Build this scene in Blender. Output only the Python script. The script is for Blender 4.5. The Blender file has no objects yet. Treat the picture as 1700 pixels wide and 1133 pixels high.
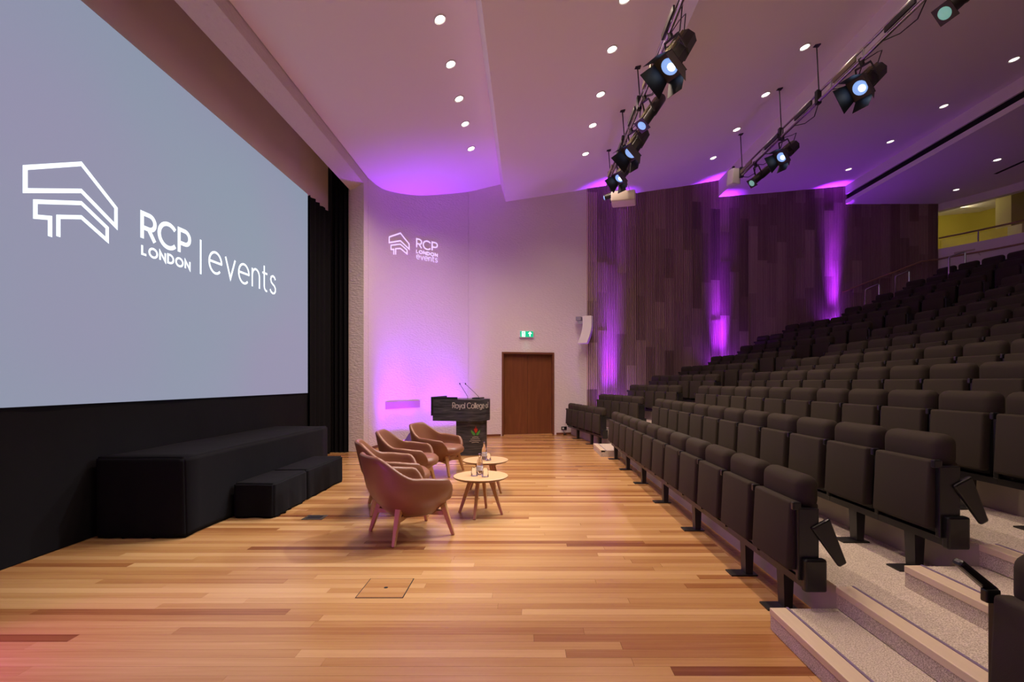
import bpy, bmesh, math, random
from mathutils import Vector, Matrix
random.seed(7)
PI = math.pi
S = bpy.context.scene
COL = S.collection

# ------------------------------------------------------------------ camera, world, exposure
cam_d = bpy.data.cameras.new('camera')
cam_d.sensor_width = 36.0; cam_d.lens = 17.0
cam_d.shift_x = -26/1700; cam_d.shift_y = 68.5/1700
cam_d.clip_start = .05
cam = bpy.data.objects.new('camera', cam_d); COL.objects.link(cam)
cam.location = (0, 0, 1.4); cam.rotation_euler = (PI/2, 0, 0)
S.camera = cam
W_ = bpy.data.worlds.new('world'); S.world = W_; W_.use_nodes = True
W_.node_tree.nodes['Background'].inputs[0].default_value = (1.0, .75, .80, 1)
W_.node_tree.nodes['Background'].inputs[1].default_value = .02
vs = S.view_settings
vs.view_transform = 'Standard'; vs.look = 'None'; vs.exposure = 0.57; vs.gamma = 1.0; vs.use_curve_mapping = False
S.cycles.diffuse_bounces = 5; S.cycles.max_bounces = 10; S.cycles.sample_clamp_indirect = 4.0
# lamp strengths (watts); the lamps themselves are built with their fixtures
P_STAGE, P_BAY2, P_BAY3, P_BAY4, P_BAY5 = 158, 116, 11, 2.2, 2
P_UPW, P_UPS, P_MAG = 16, 17, 80
WARM = (1.0, .755, .60)
PURPLE = (.31, .02, 1.0)
MAGENTA = (.62, .03, .85)

# ------------------------------------------------------------------ materials
def nmat(name):
    m = bpy.data.materials.new(name); m.use_nodes = True
    nt = m.node_tree; b = nt.nodes['Principled BSDF']
    return m, nt, b
def N(nt, typ, **kw):
    n = nt.nodes.new(typ)
    for k, v in kw.items(): setattr(n, k, v)
    return n
def mat(name, col, rough=.5, metal=0., emis=None, es=1., bump=0., bscale=60., bstretch=(1, 1, 1), bdist=.01, spec=.5, var=0., vscale=4., alpha=None, trans=0., ior=1.45):
    m, nt, b = nmat(name)
    b.inputs['Base Color'].default_value = (*col, 1)
    b.inputs['Roughness'].default_value = rough; b.inputs['Metallic'].default_value = metal
    b.inputs['Specular IOR Level'].default_value = spec
    if trans: b.inputs['Transmission Weight'].default_value = trans; b.inputs['IOR'].default_value = ior
    if emis: b.inputs['Emission Color'].default_value = (*emis, 1); b.inputs['Emission Strength'].default_value = es
    if bump or var:
        tc = N(nt, 'ShaderNodeTexCoord'); mp = N(nt, 'ShaderNodeMapping'); mp.inputs['Scale'].default_value = bstretch
        nt.links.new(tc.outputs['Object'], mp.inputs[0])
    if bump:
        no = N(nt, 'ShaderNodeTexNoise'); no.inputs['Scale'].default_value = bscale; no.inputs['Detail'].default_value = 4
        bp = N(nt, 'ShaderNodeBump'); bp.inputs['Strength'].default_value = bump; bp.inputs['Distance'].default_value = bdist
        nt.links.new(mp.outputs[0], no.inputs['Vector']); nt.links.new(no.outputs[0], bp.inputs['Height']); nt.links.new(bp.outputs[0], b.inputs['Normal'])
    if var:
        n2 = N(nt, 'ShaderNodeTexNoise'); n2.inputs['Scale'].default_value = vscale; n2.inputs['Detail'].default_value = 5
        mx = N(nt, 'ShaderNodeMix', data_type='RGBA')
        mx.inputs[6].default_value = (*[c*(1-var) for c in col], 1); mx.inputs[7].default_value = (*[min(1, c*(1+var)) for c in col], 1)
        nt.links.new(mp.outputs[0], n2.inputs['Vector']); nt.links.new(n2.outputs[0], mx.inputs[0]); nt.links.new(mx.outputs[2], b.inputs['Base Color'])
    return m
def wood(name, stops, rough=.3, stretch=(1.2, 26, 26), attr=None, grain=.35, bump=.05, coat=0., coord='Object'):
    """grain stretched along one axis; tone picked by the per-board value 'attr' when given"""
    m, nt, b = nmat(name)
    tc = N(nt, 'ShaderNodeTexCoord'); geo = N(nt, 'ShaderNodeNewGeometry')
    src = tc.outputs['Object'] if coord == 'Object' else geo.outputs['Position']
    mp = N(nt, 'ShaderNodeMapping'); mp.inputs['Scale'].default_value = stretch
    add = N(nt, 'ShaderNodeVectorMath', operation='ADD')
    nt.links.new(src, add.inputs[0]); nt.links.new(add.outputs[0], mp.inputs[0])
    no = N(nt, 'ShaderNodeTexNoise'); no.inputs['Scale'].default_value = 1.6; no.inputs['Detail'].default_value = 6; no.inputs['Distortion'].default_value = .6
    nt.links.new(mp.outputs[0], no.inputs['Vector'])
    ramp = N(nt, 'ShaderNodeValToRGB'); cr = ramp.color_ramp
    while len(cr.elements) < len(stops): cr.elements.new(.5)
    for e, (p, c) in zip(cr.elements, stops): e.position = p; e.color = (*c, 1)
    ma = N(nt, 'ShaderNodeMath', operation='MULTIPLY_ADD'); ma.inputs[1].default_value = grain
    nt.links.new(no.outputs[0], ma.inputs[0])
    if attr:
        at = N(nt, 'ShaderNodeAttribute', attribute_name=attr)
        sc = N(nt, 'ShaderNodeMath', operation='MULTIPLY'); sc.inputs[1].default_value = 37.0
        nt.links.new(at.outputs['Fac'], sc.inputs[0]); nt.links.new(sc.outputs[0], add.inputs[1])
        s2 = N(nt, 'ShaderNodeMath', operation='ADD'); s2.inputs[1].default_value = -grain/2
        nt.links.new(at.outputs['Fac'], s2.inputs[0]); nt.links.new(s2.outputs[0], ma.inputs[2])
    else: ma.inputs[2].default_value = .5-grain/2
    nt.links.new(ma.outputs[0], ramp.inputs[0]); nt.links.new(ramp.outputs[0], b.inputs['Base Color'])
    b.inputs['Roughness'].default_value = rough
    if coat: b.inputs['Coat Weight'].default_value = coat; b.inputs['Coat Roughness'].default_value = .18
    bp = N(nt, 'ShaderNodeBump'); bp.inputs['Strength'].default_value = bump; bp.inputs['Distance'].default_value = .004
    nt.links.new(no.outputs[0], bp.inputs['Height']); nt.links.new(bp.outputs[0], b.inputs['Normal'])
    return m
def carpet(name, a, c):
    m, nt, b = nmat(name)
    geo = N(nt, 'ShaderNodeNewGeometry'); mp = N(nt, 'ShaderNodeMapping'); mp.inputs['Scale'].default_value = (110, 190, 140)
    no = N(nt, 'ShaderNodeTexNoise'); no.inputs['Scale'].default_value = 1.3; no.inputs['Detail'].default_value = 3
    n3 = N(nt, 'ShaderNodeTexNoise'); n3.inputs['Scale'].default_value = 1.5
    nt.links.new(geo.outputs['Position'], mp.inputs[0]); nt.links.new(mp.outputs[0], no.inputs['Vector']); nt.links.new(geo.outputs['Position'], n3.inputs['Vector'])
    ramp = N(nt, 'ShaderNodeValToRGB'); ramp.color_ramp.elements[0].position = .36; ramp.color_ramp.elements[1].position = .62
    ramp.color_ramp.elements[0].color = (*a, 1); ramp.color_ramp.elements[1].color = (*c, 1)
    nt.links.new(no.outputs[0], ramp.inputs[0]); nt.links.new(ramp.outputs[0], b.inputs['Base Color'])
    b.inputs['Roughness'].default_value = .95; b.inputs['Specular IOR Level'].default_value = .1
    bp = N(nt, 'ShaderNodeBump'); bp.inputs['Strength'].default_value = .6; bp.inputs['Distance'].default_value = .008
    nt.links.new(no.outputs[0], bp.inputs['Height']); nt.links.new(bp.outputs[0], b.inputs['Normal'])
    return m
M = {}
M['plank'] = wood('stage_plank_wood', [(0, (.19, .062, .020)), (.3, (.335, .145, .048)), (.62, (.475, .26, .095)), (1, (.61, .38, .165))], rough=.25, stretch=(.9, 34, 34), attr='rnd', grain=.5, coord='pos')
M['subfloor'] = mat('subfloor_dark', (.05, .025, .012), .8)
M['stucco'] = mat('stucco_white', (.77, .69, .70), .9, bump=.55, bscale=16, bstretch=(1, 1, 2.2), bdist=.03, spec=.1)
M['plaster'] = mat('plaster_ceiling', (.92, .86, .86), .85, spec=.1, bump=.05, bscale=8)
M['trimwhite'] = mat('ceiling_edge_white', (.84, .80, .80), .8, spec=.1)
M['riser'] = mat('riser_paint', (.42, .37, .30), .8, bump=.1, bscale=20)
M['carpet'] = carpet('grey_carpet', (.36, .30, .23), (.76, .68, .56))
M['nosing'] = wood('pale_nosing_wood', [(0, (.55, .43, .28)), (1, (.80, .68, .50))], rough=.45, stretch=(26, 1.2, 26), coord='pos')
M['strip'] = mat('metal_strip_lit', (.34, .27, .42), .3, .4)  # lilac tint holds the purple light that the metal reflects
M['blackcloth'] = mat('black_cloth', (.007, .007, .009), .9, spec=.12, bump=.3, bscale=3, bdist=.03)
M['maskclothlit'] = mat('masking_cloth_lit', (.72, .60, .54), .9, spec=.1, bump=.25, bscale=2.5, bdist=.03)  # black cloth; the light falling on it is put into this pale colour
M['leather'] = mat('tan_leather', (.225, .092, .046), .38, bump=.08, bscale=140, bdist=.003, var=.12, vscale=3)
M['oak'] = wood('oak', [(0, (.36, .17, .06)), (1, (.60, .34, .15))], rough=.4, stretch=(20, 20, 1.5))
M['oaktop'] = wood('oak_top', [(0, (.50, .30, .13)), (1, (.68, .44, .21))], rough=.4, stretch=(2, 26, 26))
M['oakedge'] = mat('table_edge', (.16, .075, .03), .4)
M['glass'] = mat('clear_glass', (.97, .98, 1), .03, trans=1., ior=1.3)
M['ebony'] = wood('black_grain_laminate', [(0, (.006, .006, .008)), (.42, (.03, .031, .038)), (.6, (.075, .077, .09)), (1, (.16, .165, .18))], rough=.35, stretch=(2.0, 2.0, 28), grain=1.0, bump=.15)
M['black'] = mat('black_metal', (.012, .012, .013), .4, spec=.5)
M['blackplastic'] = mat('black_plastic', (.009, .009, .010), .32)
M['chrome'] = mat('steel_tube', (.62, .60, .60), .22, 1.)
M['brass'] = mat('handrail_wood', (.34, .20, .10), .35)
M['fabric'] = mat('seat_fabric', (.042, .034, .024), .85, spec=.15, bump=.15, bscale=260, bdist=.002)
M['doorwood'] = wood('door_veneer', [(0, (.095, .030, .010)), (.5, (.17, .056, .018)), (1, (.26, .095, .032))], rough=.4, stretch=(9, 9, .7), grain=.9)
M['doorframe'] = mat('door_frame_wood', (.17, .06, .025), .45)
M['white'] = mat('white_plastic', (.78, .76, .74), .45)
M['cream'] = mat('cream_plastic', (.70, .62, .50), .5)
M['grey'] = mat('grey_metal', (.32, .31, .34), .5, .3)
M['vent'] = mat('vent_enamel', (.46, .27, .36), .5)
M['green'] = mat('exit_green', (.0, .28, .13), .5, emis=(.0, .36, .17), es=.9)
M['exitwhite'] = mat('exit_white', (.9, 1, .95), .5, emis=(.85, 1, .92), es=1.1)
M['lamp'] = mat('lamp_glow', (1, 1, 1), .5, emis=(1, .93, .80), es=6)
M['lampdim'] = mat('lamp_glow_dim', (1, 1, 1), .5, emis=(1, .90, .78), es=1.6)
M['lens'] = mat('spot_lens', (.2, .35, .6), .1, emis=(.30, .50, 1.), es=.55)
M['hot'] = mat('spot_filament', (1, 1, 1), .3, emis=(.8, .9, 1.), es=2.2)
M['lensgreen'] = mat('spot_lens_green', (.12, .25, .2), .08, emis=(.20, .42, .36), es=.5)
M['ledpurple'] = mat('led_purple', (.4, .1, .8), .4, emis=PURPLE, es=6)
M['fixture'] = mat('fixture_black', (.018, .017, .014), .38, spec=.6)
M['fixgold'] = mat('fixture_fins', (.30, .27, .16), .35, .8)
M['logo'] = mat('projected_white', (.3, .3, .3), .8, emis=(.78, .90, .96), es=1.0)
M['goboglow'] = mat('projected_mark', (.7, .65, .75), .9, emis=(.62, .52, .85), es=.75, spec=.1)  # emission stands in for light projected on the wall
M['letter'] = mat('silver_letter', (.62, .60, .58), .35, .3)
M['red'] = mat('emblem_red', (.55, .03, .02), .5)
M['leaf'] = mat('emblem_green', (.08, .32, .06), .5)
M['yellow'] = mat('yellow_wall', (.52, .44, .06), .8)
M['yellowpale'] = mat('yellow_pillar', (.66, .60, .24), .8)
M['slot'] = mat('black_slot', (.004, .004, .004), .9)
# projection screen: light grey-lilac image, slightly uneven
m, nt, b = nmat('projection_image'); M['screen'] = m
geo = N(nt, 'ShaderNodeNewGeometry'); no = N(nt, 'ShaderNodeTexNoise'); no.inputs['Scale'].default_value = .33; no.inputs['Detail'].default_value = 1
nt.links.new(geo.outputs['Position'], no.inputs['Vector'])
rp = N(nt, 'ShaderNodeValToRGB'); rp.color_ramp.elements[0].position = .35; rp.color_ramp.elements[1].position = .65
rp.color_ramp.elements[0].color = (.255, .315, .41, 1); rp.color_ramp.elements[1].color = (.29, .285, .42, 1)
nt.links.new(no.outputs[0], rp.inputs[0]); nt.links.new(rp.outputs[0], b.inputs['Emission Color'])
b.inputs['Emission Strength'].default_value = .635; b.inputs['Base Color'].default_value = (.06, .06, .06, 1); b.inputs['Roughness'].default_value = .9; b.inputs['Specular IOR Level'].default_value = .05
# slatted timber wall: tone changes per board (columns of slats, random joints)
M['slat'] = wood('slat_walnut', [(0, (.13, .080, .066)), (.35, (.29, .19, .155)), (.7, (.45, .31, .255)), (1, (.60, .44, .36))], rough=.55, stretch=(30, 30, 1.3), attr='rnd', grain=.35, coord='pos')
M['slatback'] = mat('slat_backing', (.012, .007, .006), .9)

# ------------------------------------------------------------------ mesh helpers
class MB:
    def __init__(s): s.v = []; s.f = []; s.r = []
    def add(s, vs, fs, rnd=0.):
        o = len(s.v); s.v += [tuple(p) for p in vs]; s.f += [tuple(i+o for i in f) for f in fs]; s.r += [rnd]*len(vs); return s
    def box(s, x0, x1, y0, y1, z0, z1, rnd=0.):
        return s.add([(x, y, z) for z in (z0, z1) for y in (y0, y1) for x in (x0, x1)],
                     [(0, 2, 3, 1), (4, 5, 7, 6), (0, 1, 5, 4), (2, 6, 7, 3), (0, 4, 6, 2), (1, 3, 7, 5)], rnd)
    def hexa(s, b, t, rnd=0.):      # bottom quad, top quad (same order, counter-clockwise from above)
        return s.add(list(b)+list(t), [(3, 2, 1, 0), (4, 5, 6, 7), (0, 1, 5, 4), (1, 2, 6, 5), (2, 3, 7, 6), (3, 0, 4, 7)], rnd)
    def tube(s, pts, r, n=8, cap=True):
        pts = [Vector(p) for p in pts]; rs = r if isinstance(r, (list, tuple)) else [r]*len(pts)
        rings = []; u = None
        for i, p in enumerate(pts):
            t = (pts[min(i+1, len(pts)-1)]-pts[max(i-1, 0)]).normalized()
            if u is None: u = t.orthogonal().normalized()
            u = (u-t*u.dot(t)).normalized(); w = t.cross(u)
            rings.append([p+(u*math.cos(2*PI*k/n)+w*math.sin(2*PI*k/n))*rs[i] for k in range(n)])
        vs = [q for R in rings for q in R]
        fs = [(i*n+k, i*n+(k+1) % n, (i+1)*n+(k+1) % n, (i+1)*n+k) for i in range(len(pts)-1) for k in range(n)]
        if cap: fs += [tuple(range(n-1, -1, -1)), tuple((len(pts)-1)*n+k for k in range(n))]
        return s.add(vs, fs)
    def lathe(s, prof, n=24, c=(0, 0, 0)):
        vs = [(c[0]+r*math.cos(2*PI*k/n), c[1]+r*math.sin(2*PI*k/n), c[2]+z) for r, z in prof for k in range(n)]
        fs = [(i*n+k, i*n+(k+1) % n, (i+1)*n+(k+1) % n, (i+1)*n+k) for i in range(len(prof)-1) for k in range(n)]
        if prof[0][0] > 1e-4: fs.append(tuple(range(n-1, -1, -1)))
        if prof[-1][0] > 1e-4: fs.append(tuple((len(prof)-1)*n+k for k in range(n)))
        return s.add(vs, fs)
    def prism(s, poly, z0, z1, fz=None):   # plan polygon (counter-clockwise)
        n = len(poly)
        vs = [(x, y, z0) for x, y in poly]+[(x, y, z1) for x, y in poly]
        return s.add(vs, [tuple(range(n-1, -1, -1)), tuple(range(n, 2*n))]+[(k, (k+1) % n, n+(k+1) % n, n+k) for k in range(n)])
    def bar(s, p, q, w, h, up=(0, 0, 1), w2=None, h2=None):     # rectangular bar from p to q, can taper
        p, q = Vector(p), Vector(q); t = (q-p).normalized(); u = t.cross(Vector(up))
        if u.length < 1e-4: u = Vector((1, 0, 0))
        u.normalize(); v = u.cross(t)
        w2 = w if w2 is None else w2; h2 = h if h2 is None else h2
        a = [p+u*sx*w/2+v*sy*h/2 for sx, sy in ((-1, -1), (1, -1), (1, 1), (-1, 1))]
        c = [q+u*sx*w2/2+v*sy*h2/2 for sx, sy in ((-1, -1), (1, -1), (1, 1), (-1, 1))]
        return s.add(a+c, [(3, 2, 1, 0), (4, 5, 6, 7), (0, 1, 5, 4), (1, 2, 6, 5), (2, 3, 7, 6), (3, 0, 4, 7)])
    def mesh(s, name, material, smooth=False, attr=False, inv=None, bevel=0., seg=2, subsurf=0):
        vs = [inv @ Vector(p) for p in s.v] if inv is not None else s.v
        me = bpy.data.meshes.new(name); me.from_pydata([tuple(p) for p in vs], [], s.f)
        bm = bmesh.new(); bm.from_mesh(me); bmesh.ops.recalc_face_normals(bm, faces=bm.faces)
        if bevel: bmesh.ops.bevel(bm, geom=[e for e in bm.edges if len(e.link_faces) == 2 and e.calc_face_angle(0) > .6], offset=bevel, segments=seg, profile=.5, affect='EDGES')
        bm.to_mesh(me); bm.free()
        if attr and not bevel:
            a = me.attributes.new('rnd', 'FLOAT', 'POINT'); a.data.foreach_set('value', s.r)
        if smooth:
            me.polygons.foreach_set('use_smooth', [True]*len(me.polygons))
            if bevel or smooth == 'angle': me.set_sharp_from_angle(angle=.7)
        me.materials.append(material); return me
    def build(s, name, material, parent=None, smooth=False, attr=False, world=False, **kw):
        inv = None
        if world and parent is not None: inv = parent.matrix_basis.inverted()
        return link(name, s.mesh(name, material, smooth, attr, inv, **kw), parent)
def link(name, me, parent=None):
    o = bpy.data.objects.new(name, me); COL.objects.link(o); o.parent = parent; return o
def empty(name, loc=(0, 0, 0), rz=0., label=None, cat=None, group=None, rot=None):
    o = bpy.data.objects.new(name, None); COL.objects.link(o); o.location = loc; o.empty_display_size = .1
    o.rotation_euler = rot if rot else (0, 0, rz)
    o.matrix_basis = Matrix.Translation(loc) @ o.rotation_euler.to_matrix().to_4x4()
    if label: tag(o, label, cat, group)
    return o
def tag(o, label, cat, group=None):
    o['label'] = label; o['category'] = cat
    if group: o['group'] = group
    return o
def struct(o, label=None):
    o['kind'] = 'structure'
    if label: o['label'] = label
    return o
def rbox(x0, x1, y0, y1, z0, z1): return MB().box(x0, x1, y0, y1, z0, z1)
def spot(name, loc, target, power, color, angle, blend=.6, size=.05, parent=None):
    d = bpy.data.lights.new(name, 'SPOT'); d.energy = power; d.color = color; d.spot_size = math.radians(angle); d.spot_blend = blend; d.shadow_soft_size = size
    o = bpy.data.objects.new(name, d); COL.objects.link(o)
    q = (Vector(target)-Vector(loc)).to_track_quat('-Z', 'Y')
    mw = Matrix.Translation(loc) @ q.to_matrix().to_4x4()
    if parent: o.parent = parent; o.matrix_basis = parent.matrix_basis.inverted() @ mw
    else: o.matrix_basis = mw
    return o
def crom(P, n=12):
    out = []
    for i in range(len(P)-1):
        p0 = P[max(i-1, 0)]; p1 = P[i]; p2 = P[i+1]; p3 = P[min(i+2, len(P)-1)]
        for k in range(n):
            t = k/n
            out.append(tuple(.5*(2*a1+(-a0+a2)*t+(2*a0-5*a1+4*a2-a3)*t*t+(-a0+3*a1-3*a2+a3)*t**3) for a0, a1, a2, a3 in zip(p0, p1, p2, p3)))
    out.append(tuple(P[-1])); return out
class Path:      # plan curve with arc-length access
    def __init__(s, pts):
        s.p = pts; s.s = [0.]
        for a, b_ in zip(pts, pts[1:]): s.s.append(s.s[-1]+math.dist(a, b_))
        s.L = s.s[-1]
    def at(s, u):
        i = 0
        while i < len(s.p)-2 and s.s[i+1] < u: i += 1
        k = (u-s.s[i])/(s.s[i+1]-s.s[i]); a, b_ = s.p[i], s.p[i+1]
        return (a[0]+(b_[0]-a[0])*k, a[1]+(b_[1]-a[1])*k)
    def nor(s, u):   # left of travel = outwards
        a = s.at(max(0, u-.04)); b_ = s.at(min(s.L, u+.04)); d = math.dist(a, b_)
        return (-(b_[1]-a[1])/d, (b_[0]-a[0])/d)
    def off(s, u, d):
        p = s.at(u); n = s.nor(u); return (p[0]+n[0]*d, p[1]+n[1]*d)
    def u_of_x(s, x):
        for i in range(len(s.p)-1):
            if (s.p[i][0]-x)*(s.p[i+1][0]-x) <= 0 and s.p[i][0] != s.p[i+1][0]:
                return s.s[i]+(s.s[i+1]-s.s[i])*(x-s.p[i][0])/(s.p[i+1][0]-s.p[i][0])
        return 0. if x < s.p[0][0] else s.L

# ------------------------------------------------------------------ plan of the hall
XW = -3.92                                  # wall with the screen
WP = Path(crom([(-3.28, 9.95), (-3.14, 10.68), (-2.65, 11.45), (-2.03, 11.96), (-1.47, 12.31), (-1.02, 12.45), (-.67, 12.56), (0, 12.72), (1.11, 12.97), (1.6, 13.07)], 16))
SP = Path(crom([(1.6, 13.07), (3., 13.38), (5.5, 13.9), (9.3, 14.2), (12.1, 14.3)], 16))
RP = Path(crom([(12.1, 14.3), (13.0, 12.67), (13.5, 10.5), (13.75, 8), (13.85, 5.5), (13.75, 3), (13.5, .5), (13.2, -1.6), (12.1, -3.3)], 10))
def wall_y(x):
    if x < 1.6: return WP.at(WP.u_of_x(x))[1]
    return SP.at(SP.u_of_x(x))[1]
BACK = -3.4
MP = Path([(x, 11.-y_) for x, y_ in reversed(WP.p)]); MSP = Path([(x, 11.-y_) for x, y_ in reversed(SP.p)])     # the hall is symmetric about the screen
# ceiling bays: (x0, z0, x1, z1, z of previous bay at x0)
BAYS = [(-3.28, 5.60, -.70, 6.54, 5.60), (-.571, 6.10, 2.26, 6.78, 6.54), (2.26, 6.45, 5.47, 7.19, 6.78), (5.47, 6.71, 9.30, 7.15, 7.19)]
def ceil_z(x):
    for x0, z0, x1, z1, _ in BAYS:
        if x <= x1 and x >= x0-.13: return z0+(z1-z0)*(x-x0)/(x1-x0)
    return 6.62+(x-9.3)*.017 if x > 9.3 else 5.5

# ---- floor with boards
floor = struct(rbox(XW-.1, 1.757, BACK, 13.3, -.12, -.012).build('floor', M['subfloor']), 'timber stage floor of narrow boards')
def xmin_at(y):
    if y < 9.7: return XW
    for i in range(len(WP.p)):
        if WP.p[i][1] >= y: return WP.p[i][0]-.04
    return 1.5
planks = []; y = 1.55; pw = .0755
while y < 13.0:
    x = xmin_at(y)-random.uniform(0, 1.6); x0 = xmin_at(y)
    while x < 1.62:
        L = random.uniform(1.3, 3.4); a, c = max(x, x0), min(x+L, 1.62)
        if c-a > .03: planks.append((a, c, y, y+pw))
        x += L
    y += pw
planks.sort(key=lambda p: (p[2] < 2.12, p[2]))
rest = MB()
for i, (a, c, y0, y1) in enumerate(planks):
    r = min(1, max(0, random.gauss(.56, .22)))
    if i < 300: MB().box(a+.0006, c-.0006, y0+.0006, y1-.0006, -.018, random.uniform(-.0005, 0), r).build('plank', M['plank'], floor, attr=True)
    else: rest.box(a+.0006, c-.0006, y0+.0006, y1-.0006, -.018, 0, r)
o = rest.build('far_planks', M['plank'], floor, attr=True); o['kind'] = 'stuff'
y = 1.55
while y < 12.2:
    for k, (xa, xb) in enumerate(((1.621, 1.689), (1.690, 1.757))):
        MB().box(xa, xb, y, y+1.5-.002, -.018, .0, random.uniform(.25, .5)).build('border_plank', M['plank'], floor, attr=True)
    y += 1.5

# ---- walls
def strip_wall(mb, path, us, z0, z1, th, nz=1):
    n = len(us)
    for d in (0, th):
        o = len(mb.v)
        mb.add([(*path.off(u, d), z0+(z1-z0)*k/nz) for k in range(nz+1) for u in us],
               [(k*n+i, k*n+i+1, (k+1)*n+i+1, (k+1)*n+i) for k in range(nz) for i in range(n-1)])
    for i in (0, n-1):
        a, c = path.off(us[i], 0), path.off(us[i], th)
        mb.add([(*a, z0), (*c, z0), (*c, z1), (*a, z1)], [(0, 1, 2, 3)])
    for z in (z0, z1):
        mb.add([(*path.off(u, d), z) for d in (0, th) for u in us], [(i, i+1, n+i+1, n+i) for i in range(n-1)])
def lin(a, c, n): return [a+(c-a)*i/n for i in range(n+1)]
U_D0, U_D1 = 3.964, 5.379          # door opening, along the wall
DOOR_H = 2.19
wb = MB()
strip_wall(wb, WP, lin(-.0, 3.090, 60), 0, 7.4, .25)
strip_wall(wb, WP, lin(3.096, U_D0, 10), 0, 7.4, .25)
strip_wall(wb, WP, lin(U_D0, U_D1, 12), DOOR_H, 7.4, .25)
strip_wall(wb, WP, lin(U_D1, WP.L, 10), 0, 7.4, .25)
wall_back = struct(wb.build('wall_back', M['stucco'], smooth='angle'), 'curved white stucco end wall with double door')
jb = MB(); strip_wall(jb, WP, lin(3.088, 3.098, 1), 0, 7.4, .2); 
jb.v = [(x+.02*WP.nor(3.09)[0], y+.02*WP.nor(3.09)[1], z) for x, y, z in jb.v]
jb.build('joint', M['slot'], wall_back)
bb = MB(); strip_wall(bb, Path([WP.off(u, -.015) for u in lin(.02, U_D0-.06, 60)]), lin(.0, 3.9, 60), 0, .055, .02)
struct(bb.build('baseboard_back', M['doorframe'])); 
bb = MB(); strip_wall(bb, Path([WP.off(u, -.015) for u in lin(U_D1+.06, WP.L, 8)]), lin(.0, .85, 8), 0, .055, .02)
struct(bb.build('baseboard_back', M['doorframe']))
# slatted part
wall_slat = MB(); strip_wall(wall_slat, SP, lin(0, SP.L, 60), 0, 7.6, .25)
wall_slat = struct(wall_slat.build('wall_back_slatted', M['slatback'], smooth='angle'), 'dark wall clad in vertical timber slats')
pitch = .0478; ns = int(SP.L/pitch); col = {}
u = .0; i = 0
while u < SP.L-.03:
    cidx = i//6
    if i % 6 == 0:
        joints = [0.]; z = random.uniform(.3, 1.6)
        while z < 7.3: joints.append(z); z += random.uniform(.7, 2.3)
        joints.append(7.35); segs = [(a, c, min(1, max(0, random.gauss(.56, .17))), random.choice((0, .004, .008, .014))) for a, c in zip(joints, joints[1:])]
    mb = MB(); w = .025
    for a, c, r, d in segs:
        n = SP.nor(u+w/2); A = SP.off(u, -.004); B = SP.off(u+w, -.004); A2 = SP.off(u, -.045-d); B2 = SP.off(u+w, -.045-d)
        mb.hexa([(*A2, a), (*B2, a), (*B, a), (*A, a)], [(*A2, c), (*B2, c), (*B, c), (*A, c)], min(1, max(0, r+random.uniform(-.08, .08))))
    mb.build('slat', M['slat'], wall_slat, attr=True)
    u += pitch; i += 1
# the matching end wall on the other side of the hall
mw_ = MB(); strip_wall(mw_, MP, lin(0, MP.L, 60), 0, 7.4, .25); struct(mw_.build('wall_front', M['stucco'], smooth='angle'), 'matching curved white stucco wall at the other end')
mw_ = MB(); strip_wall(mw_, MSP, lin(0, MSP.L, 50), 0, 7.6, .25); struct(mw_.build('wall_front_slatted', mat('slat_wall_other_end', (.10, .05, .032), .7), smooth='angle'), 'matching timber wall at the other end')
# wall with the screen, pillar, header beam
wl = struct(rbox(XW-.3, XW-.06, BACK, 9.9, 0, 7.2).build('wall_left', mat('wall_left_dark', (.05, .04, .04), .9)))
struct(rbox(-3.60, -3.285, 9.70, 10.15, 0, 5.42).build('trim_1', M['stucco'], bevel=.01), 'white stucco pillar beside the stage curtain')
hb = MB()
prof = [(-3.56, 5.25), (-3.29, 5.40), (-3.29, 5.60), (-3.29, 5.85), (-3.56, 5.85)]
n = len(prof)
hb.add([(x, yy, z) for yy in (BACK, 10.2) for x, z in prof], [tuple(range(n)), tuple(range(2*n-1, n-1, -1))]+[(k, n+k, n+(k+1) % n, (k+1) % n) for k in range(n)])
struct(hb.build('trim_2', M['stucco']), 'long plastered header beam above the stage')
# ceiling bays
for bi, (x0, z0, x1, z1, zp) in enumerate(BAYS):
    xu = BAYS[bi-1][2] if bi else x0      # a step face may lean
    prof = [(x0, z0), (x1, z1), (x1, z1+.18), (xu, max(zp, z0)+.0)]
    ny = 1; cb = MB()
    cb.add([(x, yy, z) for yy in (BACK, 15.0) for x, z in prof], [(0, 1, 2, 3), (7, 6, 5, 4), (0, 4, 5, 1), (1, 5, 6, 2), (2, 6, 7, 3), (3, 7, 4, 0)])
    struct(cb.build('ceiling', M['plaster']))
x5 = 9.30
cb = MB()
cb.box(x5, x5+.06, BACK, 14.6, 6.89, 7.35)
struct(cb.build('ceiling', M['plaster']))
struct(rbox(x5+.05, x5+.30, BACK, 14.6, 6.74, 6.89).build('trim_3', M['slot']), 'black shadow slot in the ceiling step')
cb = MB(); cb.add([(x, yy, z) for yy in (BACK, 14.6) for x, z in [(x5, 6.62), (14.6, 6.70), (14.6, 6.86), (x5+.3, 6.86), (x5+.3, 6.74), (x5, 6.74)]],
                  [tuple(range(6)), tuple(range(11, 5, -1))]+[(k, 6+k, 6+(k+1) % 6, (k+1) % 6) for k in range(6)])
c5 = struct(cb.build('ceiling', M['plaster']))
rbox(11.75, 11.84, 10.0, 12.2, 6.655, 6.664).build('air_slot', M['slot'], c5)
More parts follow.
